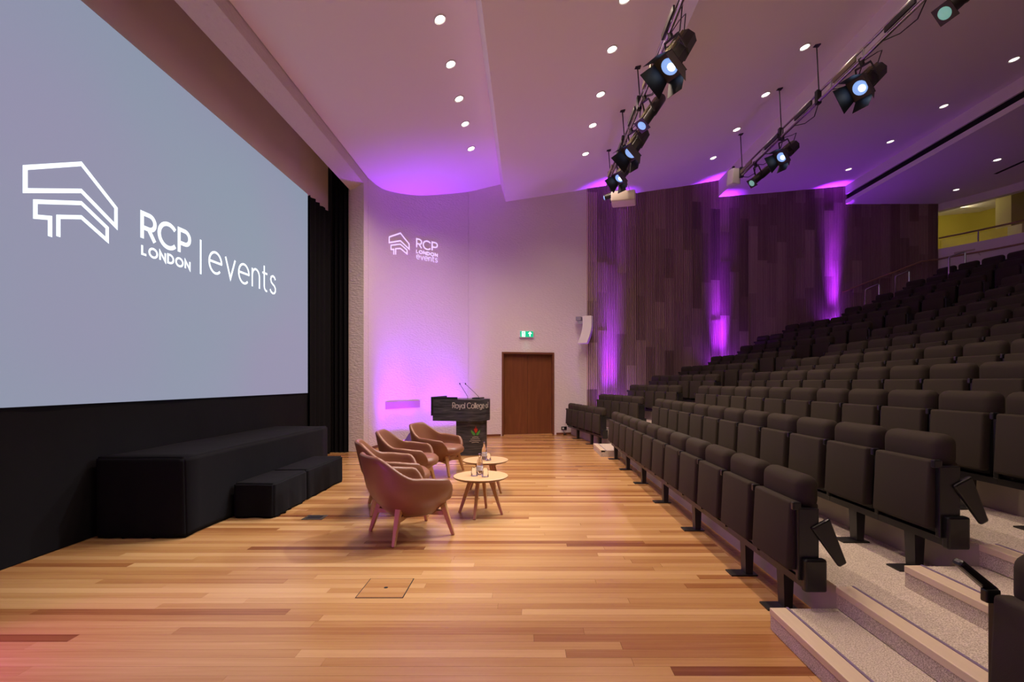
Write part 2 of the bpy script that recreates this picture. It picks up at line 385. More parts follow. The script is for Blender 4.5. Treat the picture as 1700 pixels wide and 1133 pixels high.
# rear wall, balcony front, fascia, balcony room
rb = MB(); strip_wall(rb, RP, lin(0, RP.L, 70), 0, 5.33, .2)
struct(rb.build('wall_right', M['plaster'], smooth='angle'), 'white curved rear wall below the balcony')
fb = MB(); strip_wall(fb, RP, lin(0, RP.L, 70), 6.46, 6.75, .2)
struct(fb.build('trim_4', M['plaster'], smooth='angle'), 'curved white fascia above the balcony opening')
yb = MB(); strip_wall(yb, Path([(12.1, 16.4), (14.5, 15.6), (15.6, 13), (16.1, 9.5), (16.2, 5)]), lin(0, 11.5, 40), 5.1, 6.9, .1)
struct(yb.build('wall_balcony', M['yellow'], smooth='angle'), 'mustard yellow wall at the back of the balcony')
struct(MB().prism([(12.1, 14.3), (13.1, 12.67), (13.6, 10.5), (13.85, 8), (13.9, 5), (16.2, 5), (16.1, 9.5), (15.6, 13), (14.5, 15.6), (12.1, 16.4)], 5.1, 5.15).build('floor_balcony', M['carpet']))
struct(rbox(12.0, 16.4, 4.9, 16.5, 6.88, 6.95).build('ceiling_balcony', M['plaster']))
struct(rbox(13.35, 13.75, 13.35, 13.8, 5.15, 6.88).build('trim_5', M['yellowpale']), 'pale yellow pillar on the balcony')
sp_b = bpy.data.lights.new('balcony_lamp', 'POINT'); sp_b.energy = 9; sp_b.color = (1, .86, .5); sp_b.shadow_soft_size = .15
ob = bpy.data.objects.new('balcony_lamp', sp_b); COL.objects.link(ob); ob.location = (13.0, 14.6, 6.6)

# ---- seating tiers
PX = .80
TZ = [0, .24, .48, .72, .97, 1.24, 1.53, 1.84, 2.16, 2.49, 2.83, 3.18, 3.52, 3.86]
def bend(x, yy): return x-(.2*(yy-10.) if yy > 10. else 0.)
def riser_x(n): return 1.757+.81*(n-2) if n > 1 else 0      # front of tier n (n = 2..)
A0, A1 = 1.65, 2.74      # near aisle
C0, C1 = 9.08, 10.10     # far aisle
for n in range(2, 14):
    xr = riser_x(n); xe = riser_x(n+1)+.02 if n < 13 else 14.2
    ye = wall_y(min(12, max(xr, 1.3)))+.1
    poly = [(xr, BACK), (xe, BACK), (xe, 10.), (bend(xe, ye), ye), (bend(xr, ye), ye), (xr, 10.)]
    t = MB().prism(poly, 0 if n < 4 else TZ[n-2]-.05, TZ[n-1]-.008)
    o = struct(t.build('floor_tier', M['riser']), None)
    c = MB().prism([(x, yy) for x, yy in poly], TZ[n-1]-.008, TZ[n-1]); c.build('carpet', M['carpet'], o)
# aisle steps with wooden nosings
def aisle(y0, y1, last, far):
    for n in range(1, last):
        zt, zn = TZ[n-1], TZ[n]; xr = riser_x(n+1); zh = (zt+zn)/2
        xh = 1.37 if n == 1 else xr-.435
        st = struct(MB().box(xh+.01, xr-.001, y0, y1, zt-.004 if n == 1 else zt, zh-.004).build('floor_step', M['carpet']))
        for xx, zz in ((xh, zh), (xr-.012, zn)):
            MB().box(xx, xx+.092, y0, y1, zz-.036, zz+.003).build('nosing', M['nosing'], st, bevel=.004)
            MB().box(xx+.006, xx+.013 if xx > xh else xx+.012, y0, y1, (zt if xx == xh else zh)+.001, zz-.037).build('carpet_riser', M['carpet'], st)
            MB().box(xx+.093, xx+.105, y0, y1, zz-.01, zz+.005).build('edge_strip', M['strip'], st)
aisle(A0, A1, 6, False); aisle(C0, C1, 9, True)

# ------------------------------------------------------------------ stroke lettering
def arc(cx, cy, r, a0, a1, n=14, ry=None):
    ry = r if ry is None else ry
    return [(cx+r*math.cos(math.radians(a0+(a1-a0)*i/n)), cy+ry*math.sin(math.radians(a0+(a1-a0)*i/n))) for i in range(n+1)]
G = {
 'R': (.62, [[(0, 0), (0, 1), (.32, 1)]+arc(.34, .72, .27, 90, -90, ry=.28)+[(.0, .44)], [(.30, .44), (.60, 0)]]),
 'C': (.86, [arc(.48, .5, .48, 42, 318, 22, .5)]),
 'P': (.60, [[(0, 0), (0, 1), (.32, 1)]+arc(.34, .71, .27, 90, -90, ry=.29)+[(.0, .42)]]),
 'L': (.48, [[(0, 1), (0, 0), (.48, 0)]]),
 'O': (.96, [arc(.48, .5, .48, 90, 450, 26, .5)]),
 'N': (.66, [[(0, 0), (0, 1), (.66, 0), (.66, 1)]]),
 'D': (.72, [[(0, .5), (0, 1), (.25, 1)]+arc(.26, .5, .46, 90, -90, ry=.5)+[(0, 0), (0, .5)]]),
 'e': (.66, [[(.03, .36), (.65, .36)]+arc(.33, .34, .33, 6, 315, 22, .34)]),
 'v': (.56, [[(0, .68), (.28, 0), (.56, .68)]]),
 'n': (.50, [[(0, 0), (0, .68)], [(0, .36)]+arc(.25, .42, .25, 170, 0, 12, .26)+[(.5, 0)]]),
 't': (.36, [[(.13, .95), (.13, .2)]+arc(.30, .19, .17, 180, 285, 8, .19), [(0, .67), (.36, .67)]]),
 's': (.44, [[(.42, .57), (.34, .66), (.22, .69), (.09, .64), (.05, .53), (.10, .42), (.22, .36), (.34, .31), (.42, .22), (.42, .11), (.33, .02), (.21, 0), (.08, .04), (0, .13)]]),
 'o': (.66, [arc(.33, .34, .33, 90, 450, 24, .34)]),
 'a': (.62, [arc(.31, .34, .31, 90, 450, 22, .34), [(.62, .68), (.62, 0)]]),
 'y': (.56, [[(0, .68), (.28, .02)], [(.56, .68), (.28, .02), (.16, -.26)]]),
 'l': (.05, [[(.02, 0), (.02, 1.02)]]),
 'g': (.62, [arc(.31, .34, .31, 90, 450, 22, .34), [(.62, .68), (.62, 0)]+arc(.33, -.02, .29, 0, -140, 10, .24)]),
 'f': (.34, [[(.36, .98), (.26, 1.02), (.16, .96), (.14, .8), (.14, 0)], [(0, .66), (.34, .66)]]),
 ' ': (.25, []),
}
def ribbon(mb, pts, w, f, d, closed=False):
    """flat stroke of width w along pts (u,v); f maps (u,v,depth) to space"""
    q = [pts[0]]
    for a, c in zip(pts, pts[1:]):
        k = max(1, int(math.dist(a, c)/.06))
        q += [(a[0]+(c[0]-a[0])*i/k, a[1]+(c[1]-a[1])*i/k) for i in range(1, k+1)]
    n = len(q); L = []; R = []
    for i in range(n):
        if closed: a, c = q[(i-1) % (n-1)], q[(i+1) % (n-1)]; 
        else: a, c = q[max(0, i-1)], q[min(n-1, i+1)]
        b_ = q[i]
        d1 = (b_[0]-a[0], b_[1]-a[1]); d2 = (c[0]-b_[0], c[1]-b_[1])
        l1 = math.hypot(*d1) or 1; l2 = math.hypot(*d2) or 1
        if math.hypot(*d1) < 1e-9: d1, l1 = d2, l2
        if math.hypot(*d2) < 1e-9: d2, l2 = d1, l1
        n1 = (-d1[1]/l1, d1[0]/l1); n2 = (-d2[1]/l2, d2[0]/l2)
        m_ = (n1[0]+n2[0], n1[1]+n2[1]); ml = math.hypot(*m_) or 1; m_ = (m_[0]/ml, m_[1]/ml)
        k = w/2/max(.38, m_[0]*n1[0]+m_[1]*n1[1])
        L.append((b_[0]+m_[0]*k, b_[1]+m_[1]*k)); R.append((b_[0]-m_[0]*k, b_[1]-m_[1]*k))
    vs = [f(*p, d) for p in L]+[f(*p, d) for p in R]+[f(*p, 0) for p in L]+[f(*p, 0) for p in R]
    fs = []
    for i in range(n-1):
        fs += [(i, i+1, n+i+1, n+i), (2*n+i, i, i+1, 2*n+i+1), (n+i, 3*n+i, 3*n+i+1, n+i+1)]
    if not closed: fs += [(0, n, 3*n, 2*n), (n-1, 2*n-1, 4*n-1, 3*n-1)]
    mb.add(vs, fs)
def lettering(mb, text, u0, u1, v0, cap, w, f, d, gap=.16):
    tot = sum(G[ch][0] for ch in text)+gap*(len(text)-1)
    k = (u1-u0)/tot; x = 0
    for ch in text:
        for pl in G[ch][1]:
            pts = [(u0+(x+a)*k, v0+c*cap) for a, c in pl]
            ribbon(mb, pts, w, f, d, closed=math.dist(pts[0], pts[-1]) < 1e-6)
        x += G[ch][0]+gap

# ------------------------------------------------------------------ screen and black drapes
scr = empty('projection_screen', (-3.90, 5.5, 1.21), label='large pale projection screen showing a white building mark and lettering', cat='screen')
rbox(-3.915, -3.90, 2.35, 8.575, 1.21, 4.735).build('screen_surface', M['screen'], scr, world=True)
fs_ = lambda u_, v_, d: (-3.8995+d, u_, v_)
mk = MB()
ribbon(mk, [(3.752, 3.067), (4.224, 3.309), (4.579, 3.051), (4.579, 2.876), (4.224, 3.072), (3.752, 2.888), (3.752, 3.067)], .036, fs_, .002, True)
ribbon(mk, [(3.947, 2.59), (3.947, 2.742), (3.829, 2.712), (3.829, 2.831), (4.224, 2.966), (4.483, 2.833), (4.483, 2.717), (4.224, 2.842), (4.017, 2.775), (4.017, 2.611)], .034, fs_, .002)
mk.build('building_mark', M['logo'], scr, world=True)
mk = MB(); lettering(mk, 'RCP', 4.89, 5.575, 2.86, .255, .044, fs_, .002, .2); mk.build('capital_lettering', M['logo'], scr, world=True)
mk = MB(); lettering(mk, 'LONDON', 4.89, 5.58, 2.70, .088, .022, fs_, .002, .36); mk.build('small_lettering', M['logo'], scr, world=True)
mk = MB(); ribbon(mk, [(5.765, 2.69), (5.765, 3.10)], .026, fs_, .002); mk.build('divider_line', M['logo'], scr, world=True)
mk = MB(); lettering(mk, 'events', 5.92, 7.48, 2.76, .385, .028, fs_, .002, .22); mk.build('light_lettering', M['logo'], scr, world=True)
def drape(name, y0, y1, z0, z1, x, amp, wl, material, label):
    mb = MB(); n = int((y1-y0)/.03); ph = random.uniform(0, 6)
    xs = [x+amp*(math.sin(i*.03*2*PI/wl+ph)+.4*math.sin(i*.03*2*PI/wl*2.3)) for i in range(n+1)]
    for d in (0, -.012):
        mb.add([(xs[i]+d, y0+(y1-y0)*i/n, z) for z in (z0, z1) for i in range(n+1)], [(i, i+1, n+2+i, n+1+i) for i in range(n)])
    return tag(mb.build(name, material, smooth=True), label, 'curtain')
drape('stage_drape', BACK+.1, 8.60, 0.005, 1.215, XW, .004, 1.3, M['blackcloth'], 'flat black drape hanging below the projection screen')
drape('masking_drape', BACK+.1, 9.55, 4.745, 6.2, XW-.02, .006, .9, M['maskclothlit'], 'black masking cloth coloured brown as lit above the projection screen')
drape('leg_curtain', 8.60, 9.56, 0.005, 4.74, XW+.02, .03, .21, M['blackcloth'], 'black pleated curtain between the screen and the end drape')
mb = MB(); n = 40
xs = lin(XW+.03, -3.57, n)
for d in (0, .012): mb.add([(xs[i], 9.62+.025*math.sin(i*.55)+d, z) for z in (0.005, 5.6) for i in range(n+1)], [(i, i+1, n+2+i, n+1+i) for i in range(n)])
tag(mb.build('end_curtain', M['blackcloth'], smooth=True), 'narrow black curtain tight against the white pillar', 'curtain')

def draped_box(name, x0, x1, y0, y1, h, label, cat):
    bm = bmesh.new(); bmesh.ops.create_cube(bm, size=1)
    for v in bm.verts: v.co = Vector((x0+(v.co.x+.5)*(x1-x0), y0+(v.co.y+.5)*(y1-y0), .004+(v.co.z+.5)*(h-.004)))
    bmesh.ops.subdivide_edges(bm, edges=bm.edges, cuts=14, use_grid_fill=True)
    for v in bm.verts:
        k = 1-max(0, v.co.z)/h
        side = (abs(v.co.x-x0) < 1e-4)+(abs(v.co.x-x1) < 1e-4); sy = (abs(v.co.y-y0) < 1e-4)+(abs(v.co.y-y1) < 1e-4)
        w = .010*math.sin(v.co.y*21+v.co.x*17)+.006*math.sin(v.co.y*47)
        if abs(v.co.x-x1) < 1e-4: v.co.x += k*(w+.006)
        if abs(v.co.y-y0) < 1e-4: v.co.y -= k*(.010*math.sin(v.co.x*23)+.010)
        if v.co.z > h-1e-3: v.co.z -= .004*(.5+.5*math.sin(v.co.x*9+v.co.y*5))
    bmesh.ops.bevel(bm, geom=[e for e in bm.edges if e.calc_face_angle(0) > 1.2], offset=.018, segments=3, affect='EDGES')
    me = bpy.data.meshes.new(name); bm.to_mesh(me); bm.free()
    me.polygons.foreach_set('use_smooth', [True]*len(me.polygons)); me.materials.append(M['blackcloth'])
    return tag(link(name, me), label, cat)
M['platcloth'] = M['blackcloth']
draped_box('draped_platform', -3.88, -3.07, 4.33, 7.43, .73, 'long waist-high platform draped in black cloth under the screen', 'platform')
draped_box('draped_step', -3.03, -2.61, 4.975, 5.72, .36, 'low black-draped step box with a sagging corner, joined to a longer one', 'step')
draped_box('draped_step', -3.03, -2.62, 5.745, 6.85, .36, 'longer low black-draped step box towards the white pillar', 'step')

# ------------------------------------------------------------------ tub armchairs
def smooth(a, c, x): t = min(1, max(0, (x-a)/(c-a))); return t*t*(3-2*t)
def chair_meshes():
    NP = 72; bm_v = []; bm_f = []
    A, B = .375, .40
    def plan(phi):      # phi = 0 at the back (-x)
        e = 2.6; c, s_ = -math.cos(phi), math.sin(phi)
        k = (abs(c/A)**e+abs(s_/B)**e)**(-1/e); return c*k, s_*k
    def rim(phi):
        a = abs(math.degrees(phi)); 
        h = .765-.190*smooth(28, 74, a)-.03*smooth(74, 118, a)-.235*smooth(116, 146, a)
        return h
    def rad(z): # outer fullness by height
        return .34+.66*smooth(.12, .47, z)**.62
    rows = []
    th = .048
    for j in range(NP):
        phi = -PI+2*PI*j/NP; px, py = plan(phi); h = rim(phi); back = max(0, math.cos(phi))
        col_ = []
        for k in range(10):
            z = .205+(h-.02-.205)*k/9; r = rad(z)
            x, y_ = px*r, py*r; x -= back*.22*max(0, z-.42)+0; col_.append((x, y_, z))
        tx, ty, _ = col_[-1]; L = math.hypot(px, py); ux, uy = px/L, py/L
        col_.append((tx-ux*.008, ty-uy*.008, h-.006)); col_.append((tx-ux*th*.5, ty-uy*th*.5, h)); col_.append((tx-ux*(th-.008), ty-uy*(th-.008), h-.006))
        zi = .315
        for k in range(7):
            z = h-.025+(zi-(h-.025))*k/6 if h-.025 > zi else h-.025-.002*k; r = rad(z)
            x, y_ = px*r-ux*(th+.012*k/6), py*r-uy*(th+.012*k/6); x -= back*.22*max(0, z-.42); col_.append((x, y_, z))
        rows.append(col_)
    n = len(rows[0]); mb = MB()
    vs = [p for c in rows for p in c]
    fs = [(j*n+k, ((j+1) % NP)*n+k, ((j+1) % NP)*n+k+1, j*n+k+1) for j in range(NP) for k in range(n-1)]
    vs += [(0, 0, .195), (0, 0, .305)]
    fs += [(j*n, len(vs)-2, ((j+1) % NP)*n) for j in range(NP)]+[(((j+1) % NP)*n+n-1, len(vs)-1, j*n+n-1) for j in range(NP)]
    mb.add(vs, fs); shell = mb.mesh('shell', M['leather'], smooth=True)
    # cushion
    mb = MB(); prof = [(0., .30), (.80, .30), (.93, .325), (.97, .36), (.95, .395), (.86, .425), (.6, .44), (0., .445)]
    ring = []
    for r, z in prof[1:-1]:
        ring.append([(plan(-PI+2*PI*j/48)[0]*r*(.85 if math.cos(-PI+2*PI*j/48) > 0 else .97)+.01, plan(-PI+2*PI*j/48)[1]*r*(.86 if abs(math.degrees(-PI+2*PI*j/48)) < 150 else .86), z) for j in range(48)])
    vs = [p for R_ in ring for p in R_]+[(0.01, 0, .30), (0.01, 0, .447)]
    fs = [(i*48+k, i*48+(k+1) % 48, (i+1)*48+(k+1) % 48, (i+1)*48+k) for i in range(len(ring)-1) for k in range(48)]
    fs += [(k, (k+1) % 48, len(vs)-2) for k in range(48)]+[((len(ring)-1)*48+k, (len(ring)-1)*48+(k+1) % 48, len(vs)-1) for k in range(48)]
    mb.add(vs, fs); cush = mb.mesh('seat_cushion', M['leather'], smooth=True)
    legs = []
    for sx in (-1, 1):
        for sy in (-1, 1):
            mb = MB(); mb.bar((sx*.205, sy*.215, .31), (sx*.285, sy*.285, 0), .056, .056, up=(sx, sy, 0), w2=.030, h2=.032)
            legs.append(mb.mesh('leg', M['oak'], bevel=.008))
    mb = MB(); mb.bar((-.22, -.22, .205), (.22, .22, .205), .05, .04); mb.bar((-.22, .22, .2045), (.22, -.22, .2045), .05, .04)
    fr = mb.mesh('under_frame', M['oak'])
    return shell, cush, legs, fr
CH = chair_meshes()
def armchair(x, y_, deg, label):
    e = empty('armchair', (x, y_, 0), math.radians(deg), label, 'armchair', 'tan tub armchairs on the stage')
    link('shell', CH[0], e); link('seat_cushion', CH[1], e); link('under_frame', CH[3], e)
    for l in CH[2]: link('leg', l, e)
armchair(-1.08, 4.49, 37, 'tan leather tub armchair with its back turned, farthest from the lectern')
armchair(-1.46, 5.40, 20, 'tan leather tub armchair second from the open floor end, half hidden behind another')
armchair(-1.55, 6.42, 4, 'tan leather tub armchair second from the lectern')
armchair(-1.36, 7.46, -14, 'tan leather tub armchair next to the lectern')

# ------------------------------------------------------------------ coffee tables with bottles and glasses
def table(x, y_, rz, label):
    e = empty('coffee_table', (x, y_, 0), rz, label, 'table', 'round oak coffee tables')
    MB().lathe([(.272, .383), (.29, .396), (.29, .404), (.286, .408)], 48).build('table_top', M['oaktop'], e, smooth='angle')
    MB().lathe([(.262, .379), (.274, .3835), (.2905, .3965), (.2905, .400)], 48).build('bevelled_rim', M['oakedge'], e, smooth='angle')
    for k in range(4):
        a = k*PI/2+.0
        MB().bar((.105*math.cos(a), .105*math.sin(a), .375), (.235*math.cos(a), .235*math.sin(a), 0), .045, .034, up=(-math.sin(a), math.cos(a), 0), w2=.026, h2=.026).build('leg', M['oak'], e, bevel=.004)
    MB().bar((-.15, 0, .362), (.15, 0, .362), .04, .034).bar((0, -.15, .3615), (0, .15, .3615), .04, .034).build('cross_rail', M['oak'], e)
table(-.50, 5.15, math.radians(80), 'round oak coffee table with splayed legs beside the chair farthest from the lectern')
table(-.54, 6.20, math.radians(62), 'round oak coffee table nearer the lectern')
M['water'] = mat('water', (.9, .95, 1), .02, trans=1., ior=1.33)
M['labelpaper'] = mat('bottle_label', (.75, .72, .78), .6)
def bottle(x, y_, label):
    e = empty('water_bottle', (x, y_, .4085), 0, label, 'bottle', 'glass water bottles')
    MB().lathe([(.030, .0), (.034, .006), (.034, .115), (.028, .145), (.0145, .175), (.0135, .205), (.0155, .207), (.0155, .214)], 24).build('glass_body', M['glass'], e, smooth='angle')
    MB().lathe([(.0345, .045), (.0345, .09)], 24).build('paper_label', M['labelpaper'], e, smooth='angle')
    MB().lathe([(.0165, .2045), (.0165, .223), (.006, .226)], 16).build('cap', M['chrome'], e, smooth='angle')
def tumbler(x, y_, label):
    e = tag(MB().lathe([(.036, 0.), (.037, .002), (.028, .088), (.026, .09), (.0245, .088), (.034, .004)], 24).build('tumbler', M['glass'], smooth='angle'), label, 'glass', 'upturned tumblers on the tables')
    e.location = (x, y_, .4085)
bottle(-.515, 5.20, 'clear glass water bottle between two upturned tumblers')
tumbler(-.565, 5.12, 'upturned clear tumbler on the armchair side of the bottle')
tumbler(-.445, 5.07, 'upturned clear tumbler on the seating side of the bottle')
bottle(-.555, 6.20, 'clear glass water bottle on the table nearer the lectern')
tumbler(-.50, 6.13, 'single upturned tumbler on the table nearer the lectern')

# ------------------------------------------------------------------ lectern
def dshape(xb, xs, xf, hw, n=16):
    pts = [(xb, -hw), (xs, -hw)]
    for i in range(1, n): a = -PI/2+PI*i/n; pts.append((xs+(xf-xs)*math.cos(a), hw*math.sin(a)))
    return pts+[(xs, hw), (xb, hw)]
le = empty('lectern', (-1.26, 9.55, 0), math.radians(-10), 'black wood-grain lectern with a curved front, silver lettering and tulip emblem', 'lectern')
MB().prism(dshape(-.06, .14, .46, .30), 0.0, .66).build('column', M['ebony'], le, smooth='angle')
top = MB().prism(dshape(-.50, .16, .52, .38), .66, 1.075).build('desk_panel', M['ebony'], le, smooth='angle')
for z in (.79, .935): MB().prism(dshape(-.502, .16, .522, .382), z, z+.006).build('groove', M['slot'], top, smooth='angle')
MB().box(-.53, -.49, -.40, .40, .76, 1.12).build('rear_panel', M['black'], le, bevel=.004)
MB().box(-.50, -.02, -.36, -.335, 1.075, 1.115).build('side_ledge', M['black'], le)
MB().box(.2, .36, -.12, .2, 1.075, 1.10).build('front_ledge', M['black'], le)
for (mx, my, tx, ty) in ((.12, -.14, -.02, -.18), (.33, -.10, .10, -.2)):
    mc = MB().tube([(mx, my, 1.07), (mx, my, 1.12), (mx+(tx-mx)*.4, my+(ty-my)*.4, 1.22), (tx, ty, 1.36)], .005, 6).build('microphone_stem', M['black'], le)
    MB().tube([(tx, ty, 1.355), (tx-.01, ty, 1.385)], .011, 8).build('microphone_head', M['black'], mc)
dp = Path(dshape(-.50, .16, .522, .383, 24))
fl = lambda u_, v_, d: (*dp.off(u_, -d), v_)
mk = MB(); lettering(mk, 'Royal College of', .40, 1.17, .905, .105, .014, fl, .004, .16); mk.build('lettering', M['letter'], le)
cp = Path(dshape(-.06, .14, .462, .302, 24))
def leaf_shape(mb, u0, v0, pts, d=.004):
    vs = [(*cp.off(u0+a, -d), v0+c) for a, c in pts]; mb.add(vs, [tuple(range(len(vs)))])
mb = MB(); leaf_shape(mb, .385, .47, [(-.03, 0), (0, -.05), (.03, 0), (.033, .05), (.012, .035), (0, .1), (-.012, .035), (-.033, .05)]); mb.build('tulip_bloom', M['red'], le)
mb = MB(); leaf_shape(mb, .385, .40, [(-.012, -.02), (-.01, .02), (-.05, .06), (-.09, .09), (-.085, .04), (-.05, -.01)]); leaf_shape(mb, .385, .40, [(.012, -.02), (.05, -.01), (.085, .04), (.09, .09), (.05, .06), (.01, .02)]); mb.build('tulip_leaves', M['leaf'], le)
mb = MB()
for k, (w_, dz) in enumerate(((.07, .345), (.10, .31), (.12, .275), (.08, .245))): ribbon(mb, [(.385-w_, dz), (.385, dz+.012), (.385+w_*.8, dz)], .008, lambda u_, v_, d: (*cp.off(u_, -d), v_), .003)
mb.build('water_lines', M['letter'], le)
MB().tube([(.20, -.305, .63), (.20, -.312, .63)], .012, 10).build('round_badge', M['chrome'], le)

# ------------------------------------------------------------------ things along the end wall
def wall_frame(u, z, d=0.):     # matrix: local x along wall, y into the room, z up
    p = WP.off(u, -d); n = WP.nor(u)
    return Vector((*p, z)), math.atan2(n[1], n[0])-PI/2
# door
pc, rz = wall_frame((U_D0+U_D1)/2, 0)
DW = math.dist(WP.at(U_D0), WP.at(U_D1))
dr = bpy.data.objects.new('door_1', None); COL.objects.link(dr); dr.location = pc; dr.rotation_euler = (0, 0, rz); dr['kind'] = 'structure'
hw = DW/2
fr = MB(); fr.box(-hw, -hw+.05, -.02, .16, 0, DOOR_H); fr.box(hw-.05, hw, -.02, .16, 0, DOOR_H); fr.box(-hw+.05, hw-.05, -.02, .16, DOOR_H-.05, DOOR_H); fr.build('door_frame', M['doorframe'], dr, bevel=.004)
for s_ in (-1, 1):
    MB().box(min(s_*.003, s_*(hw-.052)), max(s_*.003, s_*(hw-.052)), .075, .12, .03, DOOR_H-.052).build('door_leaf', M['doorwood'], dr)
MB().box(-hw+.05, hw-.05, .0, .16, 0, .028).build('threshold', M['oak'], dr)
# exit sign
p, rz = wall_frame(4.62, 2.66, .03)
ex = empty('exit_sign', p, rz, 'small lit green exit sign with white figure and arrow above the door', 'exit sign')
MB().box(-.19, .19, -.02, .025, -.09, .09).build('housing', M['white'], ex, bevel=.005)
MB().box(-.175, .175, -.024, -.019, -.075, .075).build('green_panel', M['green'], ex)
fa = lambda u_, v_, d: (u_, -.0245-d, v_)
mb = MB(); ribbon(mb, [(.085, -.055), (.085, .03)], .028, fa, .002); mb.add([fa(.03, .015, .002), fa(.14, .015, .002), fa(.085, .065, .002)], [(0, 1, 2)]); mb.build('arrow', M['exitwhite'], ex)
mb = MB(); ribbon(mb, [(-.125, -.06), (-.125, .06), (-.05, .06), (-.05, -.06), (-.125, -.06)], .014, fa, .002, True); mb.build('doorway_mark', M['exitwhite'], ex)
mb = MB(); ribbon(mb, [(-.105, -.045), (-.09, -.01), (-.075, -.045)], .011, fa, .003); ribbon(mb, [(-.09, -.01), (-.085, .02)], .016, fa, .003); ribbon(mb, [(-.108, .0), (-.085, .018), (-.066, .0)], .009, fa, .003)
mb.add([fa(-.083+.009*math.cos(a*PI/4), .036+.009*math.sin(a*PI/4), .003) for a in range(8)], [tuple(range(8))]); mb.build('running_figure', M['exitwhite'], ex)
spot('exit_glow', tuple(Vector(p)+Vector((0, -.06, -.10))), tuple(Vector(p)+Vector((0.01, .1, -1.0))), .6, (.3, 1, .6), 60, parent=ex)
# vent grille, following the curve of the wall
vg = empty('vent_grille', (*WP.at(1.26), .885), 0, 'long pink louvred vent grille low on the curved wall', 'vent')
gb = MB(); strip_wall(gb, Path([WP.off(u_, -.010) for u_ in lin(.74, 1.78, 24)]), lin(0, 1.03, 24), .80, .965, .012); gb.build('frame', M['vent'], vg, world=True)
for k in range(26):
    gb = MB(); ribbon(gb, [(.765+k*.0385, .815), (.785+k*.0385, .95)], .012, lambda u_, v_, d: (*WP.off(u_, -.011-d), v_), .004); gb.build('louvre', M['vent'], vg, world=True)
# socket
p, rz = wall_frame(5.65, .17, .0)
so = empty('wall_socket', p, rz, 'small black power socket with a plug near the baseboard', 'socket')
MB().box(-.075, .075, -.018, .0, -.045, .045).build('plate', M['blackplastic'], so, bevel=.004)
MB().box(-.05, -.01, -.05, -.018, -.02, .02).build('plug', M['white'], so, bevel=.004)
MB().tube([(-.03, -.045, -.02), (-.03, -.06, -.08), (0, -.07, -.12), (.0, -.09, -.163)], .006, 6).build('cable', M['black'], so)
MB().box(-.04, .03, -.13, -.07, -.168, -.135).build('cable_block', M['blackplastic'], so, bevel=.004)
# wall speaker near the slats
p = Vector((1.62, 12.72, 2.78)); q = (Vector((-.2, 8.5, 1.2))-p)
sk = empty('wall_speaker', p, math.radians(-20), 'white curved column loudspeaker on a bracket at the slatted wall', 'speaker')
mb = MB(); prof = []
for k in range(9):
    t = k/8; z = .36-.72*t; x = -.10+.05*math.cos((t-.25)*2.2)-.16*max(0, t-.35)**1.6
    prof.append((x, z))
vs = []
for x, z in prof: vs += [(x-.11, -.10, z), (x+.14, -.10, z), (x+.14, .10, z), (x-.11, .10, z)]
n = len(prof)
mb.add(vs, [(k*4+a, k*4+(a+1) % 4, k*4+4+(a+1) % 4, k*4+4+a) for k in range(n-1) for a in range(4)]+[(0, 1, 2, 3), (4*n-4, 4*n-1, 4*n-2, 4*n-3)])
mb.build('cabinet', M['white'], sk, bevel=.012)
MB().box(-.30, -.12, -.03, .03, .16, .24).build('bracket_arm', M['grey'], sk)
MB().box(-.36, -.22, -.03, .36, .26, .36).build('wall_plate', M['grey'], sk, bevel=.004)
# projected mark on the curved wall: glowing strokes in place of a beam
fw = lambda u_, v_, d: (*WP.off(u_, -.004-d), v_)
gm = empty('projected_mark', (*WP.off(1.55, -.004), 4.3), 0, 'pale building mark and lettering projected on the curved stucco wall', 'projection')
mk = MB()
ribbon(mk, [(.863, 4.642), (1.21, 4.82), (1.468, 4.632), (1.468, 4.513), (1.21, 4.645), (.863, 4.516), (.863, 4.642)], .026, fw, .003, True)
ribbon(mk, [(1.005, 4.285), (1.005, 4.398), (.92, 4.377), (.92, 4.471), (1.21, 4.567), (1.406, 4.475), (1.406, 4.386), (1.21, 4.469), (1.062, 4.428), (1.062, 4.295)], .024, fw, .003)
mk.build('building_mark', M['goboglow'], gm, world=True)
mk = MB(); lettering(mk, 'RCP', 1.685, 2.24, 4.605, .20, .028, fw, .003, .2); mk.build('capital_lettering', M['goboglow'], gm, world=True)
mk = MB(); lettering(mk, 'LONDON', 1.68, 2.245, 4.475, .068, .018, fw, .003, .36); mk.build('small_lettering', M['goboglow'], gm, world=True)
mk = MB(); lettering(mk, 'events', 1.68, 2.245, 4.332, .14, .013, fw, .003, .2); mk.build('light_lettering', M['goboglow'], gm, world=True)

